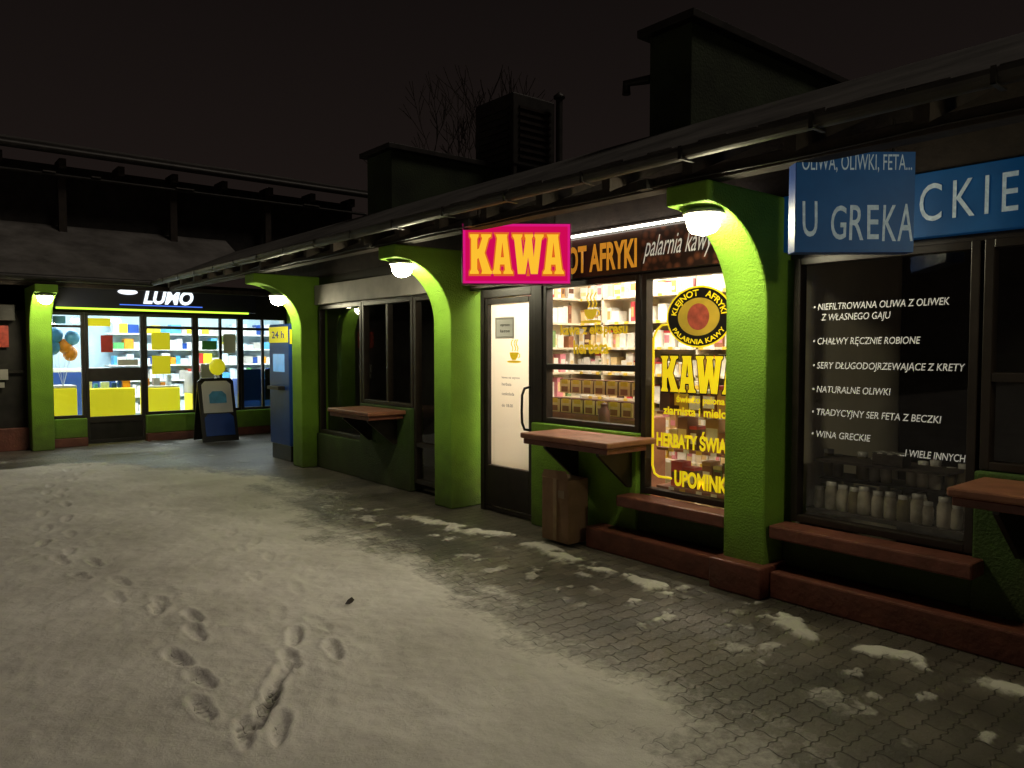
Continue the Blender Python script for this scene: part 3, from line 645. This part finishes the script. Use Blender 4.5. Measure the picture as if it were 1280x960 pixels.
pal2=[WHITE,YELP,BLUE2,mat('sky_pack',(.1,.4,.7),.4),mat('red_pack',(.6,.04,.03),.4),mat('green_pack',(.1,.4,.12),.4),GREY,mat('ora',(.8,.3,.02),.4),mat('pale_pack',(.6,.72,.8),.5)]
L=[]
for z in (.3,.62,.94,1.26,1.58,1.9):
    t=3.6
    while t<7.0:
        w=random.uniform(.06,.22); L.append((t,t+w-.01,16.85,17.1,z,z+random.uniform(.10,.24),random.choices(range(9),[6,1,1,2,.6,.6,2,.5,5])[0])); t+=w
boxes(si,'rear_goods',L,pal2); boxes(si,'rear_shelves',[(3.5,7.1,16.8,17.2,z-.03,z) for z in (.3,.62,.94,1.26,1.58,1.9)],WHITE)
L=[]
for (a,b,zz) in ((2.65,3.35,.905),(3.62,4.1,.925),(4.42,4.9,1.155),(5.35,5.95,1.005)):
    t=a
    while t<b-.08:
        w=random.uniform(.05,.14); L.append((t,t+w-.01,14.5,14.6,zz,zz+random.uniform(.05,.2),random.choice([0,2,3,4,6,7,8]))); t+=w+random.uniform(0,.06)
boxes(si,'counter_goods',L,pal2)
boxes(si,'sales_counter',[(2.15,2.50,14.35,14.8,.03,.92,1),(2.15,2.50,14.36,14.8,.925,.97,0),(2.63,3.38,14.3,14.7,.03,.90,1),(3.6,4.15,14.4,14.9,.03,.88,1),(4.4,4.95,14.5,15.0,.03,.75,1),(3.6,4.15,14.42,14.9,.885,.92,0),(4.4,4.95,14.5,15,.755,1.15,6),(5.3,6.0,14.4,15,.03,1.0,2),(2.3,3.4,15.8,16.3,.03,1.15,2),(2.3,3.4,15.8,16.3,1.155,1.22,0)],pal2,.01)
f=FL(13.99)
st=root('window_posters')
for i,(a,b,z0,z1,m) in enumerate([(3.58,3.88,1.56,1.86,YELP),(3.58,3.88,1.14,1.46,YELP),(4.42,4.68,1.56,1.72,pal2[5]),(5.16,5.48,.62,1.20,BLUE2),(5.56,5.95,.62,1.20,DARKI),(2.62,2.95,1.95,2.08,YELP),(3.05,3.36,1.30,1.40,WHITE),(2.80,2.98,1.52,1.80,pal2[4]),(4.80,5.02,1.5,1.85,WHITE),(2.12,2.3,1.98,2.1,pal2[3]),(4.4,4.62,.95,1.3,WHITE)]):
    rect(st,'poster_%d'%i,f,a,b,z0,z1,m,.0)
def sph(parent,name,c,r,m,sz=1.15):
    prof=[(r*math.sin(a),-r*sz*math.cos(a)) for a in [math.pi*i/14 for i in range(15)]]
    lathe(parent,name,prof,c,m)
bb=root('balloon_bunch')
for i,(x,y,z,m) in enumerate([(2.20,14.3,1.80,pal2[3]),(2.34,14.35,1.62,pal2[7]),(2.16,14.32,1.60,pal2[3]),(2.44,14.3,1.76,pal2[3]),(2.42,14.4,1.5,pal2[7])]):
    sph(bb,'balloon_%d'%i,(x,y,z),.11,m); tube(bb,'string_%d'%i,[(x,y,z-.12),(2.3,14.35,.95)],.003,WHITE)
box(S,'dark_shop_wall',-1.35,1.75,13.98,14.1,0,2.7,DARKI,0)
boxes(S,'dark_shop_frames',[(.9+i*.42,.94+i*.42,13.94,13.975,.4,2.1) for i in range(3)]+[(-1.3,1.74,13.94,13.975,1.2,1.24)],FRAME)
box(S,'dark_shop_base',-1.35,1.75,13.86,13.98,0,.35,BROWN,.01)
lb=root('letter_box'); box(lb,'body',1.35,1.6,13.8,13.94,2.0,2.25,METAL,.01); box(lb,'slot',1.39,1.56,13.79,13.799,2.17,2.19,BLACKV,0)
np_=root('notice_papers')
rect(np_,'red_poster',FL(13.93),1.15,1.52,1.60,1.93,mat('red_poster',(.4,.05,.03),.5,.3,20),.001)
rect(np_,'white_notice',FL(13.93),1.20,1.50,1.10,1.26,GREY,.001); rect(np_,'white_notice_small',FL(13.93),1.22,1.45,.98,1.06,GREY,.001)

A=root('sandwich_board')
def slant(nm,s,m,u0,u1,z0,z1,off):
    y=lambda z:13.2+s*(.26*(1-z/1.05)+off)
    me=bpy.data.meshes.new(nm); pts=[(u0,z0),(u1,z0),(u1,z1-.06),(u1-.06,z1),(u0+.06,z1),(u0,z1-.06)]
    vs=[(x,y(z),z) for x,z in pts]+[(x,y(z)-s*.02,z) for x,z in pts]; n=6
    me.from_pydata(vs,[],[tuple(range(n)),tuple(range(2*n-1,n-1,-1))]+[(i,i+n,(i+1)%n+n,(i+1)%n) for i in range(n)]); link(me,nm,A,m)
slant('front_leaf',-1,BLACKV,4.08,4.68,.02,1.08,0); slant('rear_leaf',1,BLACKV,4.08,4.68,.02,1.08,0)
slant('front_sheet',-1,WHITE,4.14,4.62,.50,1.03,.024); slant('front_sheet_blue',-1,BLUE2,4.14,4.62,.12,.48,.024)
slant('front_patch',-1,pal2[3],4.24,4.52,.66,.86,.048)
sb=root('balloon'); sph(sb,'skin',(4.40,13.15,1.27),.13,YELP,1.1); tube(sb,'string',[(4.40,13.15,1.12),(4.4,13.2,1.04)],.004,WHITE)

# ---------------- bare tree ----------------
def tree(name,base,height,seed):
    rnd=random.Random(seed)
    segs=[]
    def grow(p,d,l,r,depth):
        n=4
        for i in range(n):
            q=p+d*(l/n); segs.append((p.copy(),q.copy(),r,r*.88)); r*=.88; p=q
            d=(d+Vector((rnd.uniform(-.13,.13),rnd.uniform(-.13,.13),rnd.uniform(-.02,.10)))).normalized()
            if depth<5 and i>0 and rnd.random()<.5:
                a=Vector((rnd.uniform(-1,1),rnd.uniform(-1,1),rnd.uniform(.0,.5))).normalized()
                grow(p,(d*.75+a*.6).normalized(),l*.62,r*.6,depth+1)
        if depth<5:
            for k in range(2):
                a=Vector((rnd.uniform(-1,1),rnd.uniform(-1,1),rnd.uniform(-.1,.6))).normalized()
                grow(p,(d+a*.55).normalized(),l*.72,r*.75,depth+1)
    grow(Vector(base),Vector((0,0,1)),height*.38,.17,0)
    vs=[];fs=[]
    for p,q,r0,r1 in segs:
        d=(q-p).normalized(); u=d.orthogonal().normalized(); w=d.cross(u); s=len(vs)
        for c,r in ((p,max(r0,.010)),(q,max(r1,.010))):
            for k in range(5):
                a=2*math.pi*k/5; vs.append(c+u*r*math.cos(a)+w*r*math.sin(a))
        for k in range(5): fs.append((s+k,s+(k+1)%5,s+5+(k+1)%5,s+5+k))
    me=bpy.data.meshes.new(name); me.from_pydata(vs,[],fs); link(me,name,None,mat('bark_'+name,(.035,.026,.021),.9,.4,12))
tree('bare_tree',(14.2,20.6,0),9.3,11)

# ---------------- world, sun ----------------
w=bpy.data.worlds.new('World'); scene.world=w; w.use_nodes=True; nt=w.node_tree
bg=nt.nodes['Background']; sky=nt.nodes.new('ShaderNodeTexSky'); sky.sky_type='NISHITA'; sky.sun_disc=False
sky.sun_elevation=math.radians(0); sky.sun_rotation=math.radians(200); nt.links.new(sky.outputs[0],bg.inputs[0]); bg.inputs[1].default_value=.0003
bg2=nt.nodes.new('ShaderNodeBackground'); bg2.inputs[1].default_value=1
tc=nt.nodes.new('ShaderNodeTexCoord'); sx=nt.nodes.new('ShaderNodeSeparateXYZ'); nt.links.new(tc.outputs['Generated'],sx.inputs[0])
rp=nt.nodes.new('ShaderNodeValToRGB'); rp.color_ramp.elements[0].position=0; rp.color_ramp.elements[0].color=(.0138,.0094,.0080,1); rp.color_ramp.elements[1].position=.55; rp.color_ramp.elements[1].color=(.0040,.0029,.0028,1)
nt.links.new(sx.outputs[2],rp.inputs[0]); nt.links.new(rp.outputs[0],bg2.inputs[0])
ad=nt.nodes.new('ShaderNodeAddShader'); nt.links.new(bg.outputs[0],ad.inputs[0]); nt.links.new(bg2.outputs[0],ad.inputs[1]); nt.links.new(ad.outputs[0],nt.nodes['World Output'].inputs[0])
sd=bpy.data.lights.new('city_glow','SUN'); sd.energy=.44; sd.angle=math.radians(18); sd.color=(1,.87,.72)  # added lamp standing in for unseen warm city light at night
so=bpy.data.objects.new('city_glow',sd); col.objects.link(so)
so.rotation_euler=Vector((-.35,.55,-1)).to_track_quat('-Z','Y').to_euler()

# ---------------- camera ----------------
cd=bpy.data.cameras.new('camera'); cam=bpy.data.objects.new('camera',cd); col.objects.link(cam); scene.camera=cam
cd.sensor_width=36; cd.lens=950/1280*36; cd.clip_end=2000; cd.clip_start=.05
cam.location=(0,0,1.55); p=math.radians(2.53)
cam.rotation_euler=Vector((math.sin(ca)*math.cos(p),math.cos(ca)*math.cos(p),-math.sin(p))).to_track_quat('-Z','Y').to_euler()
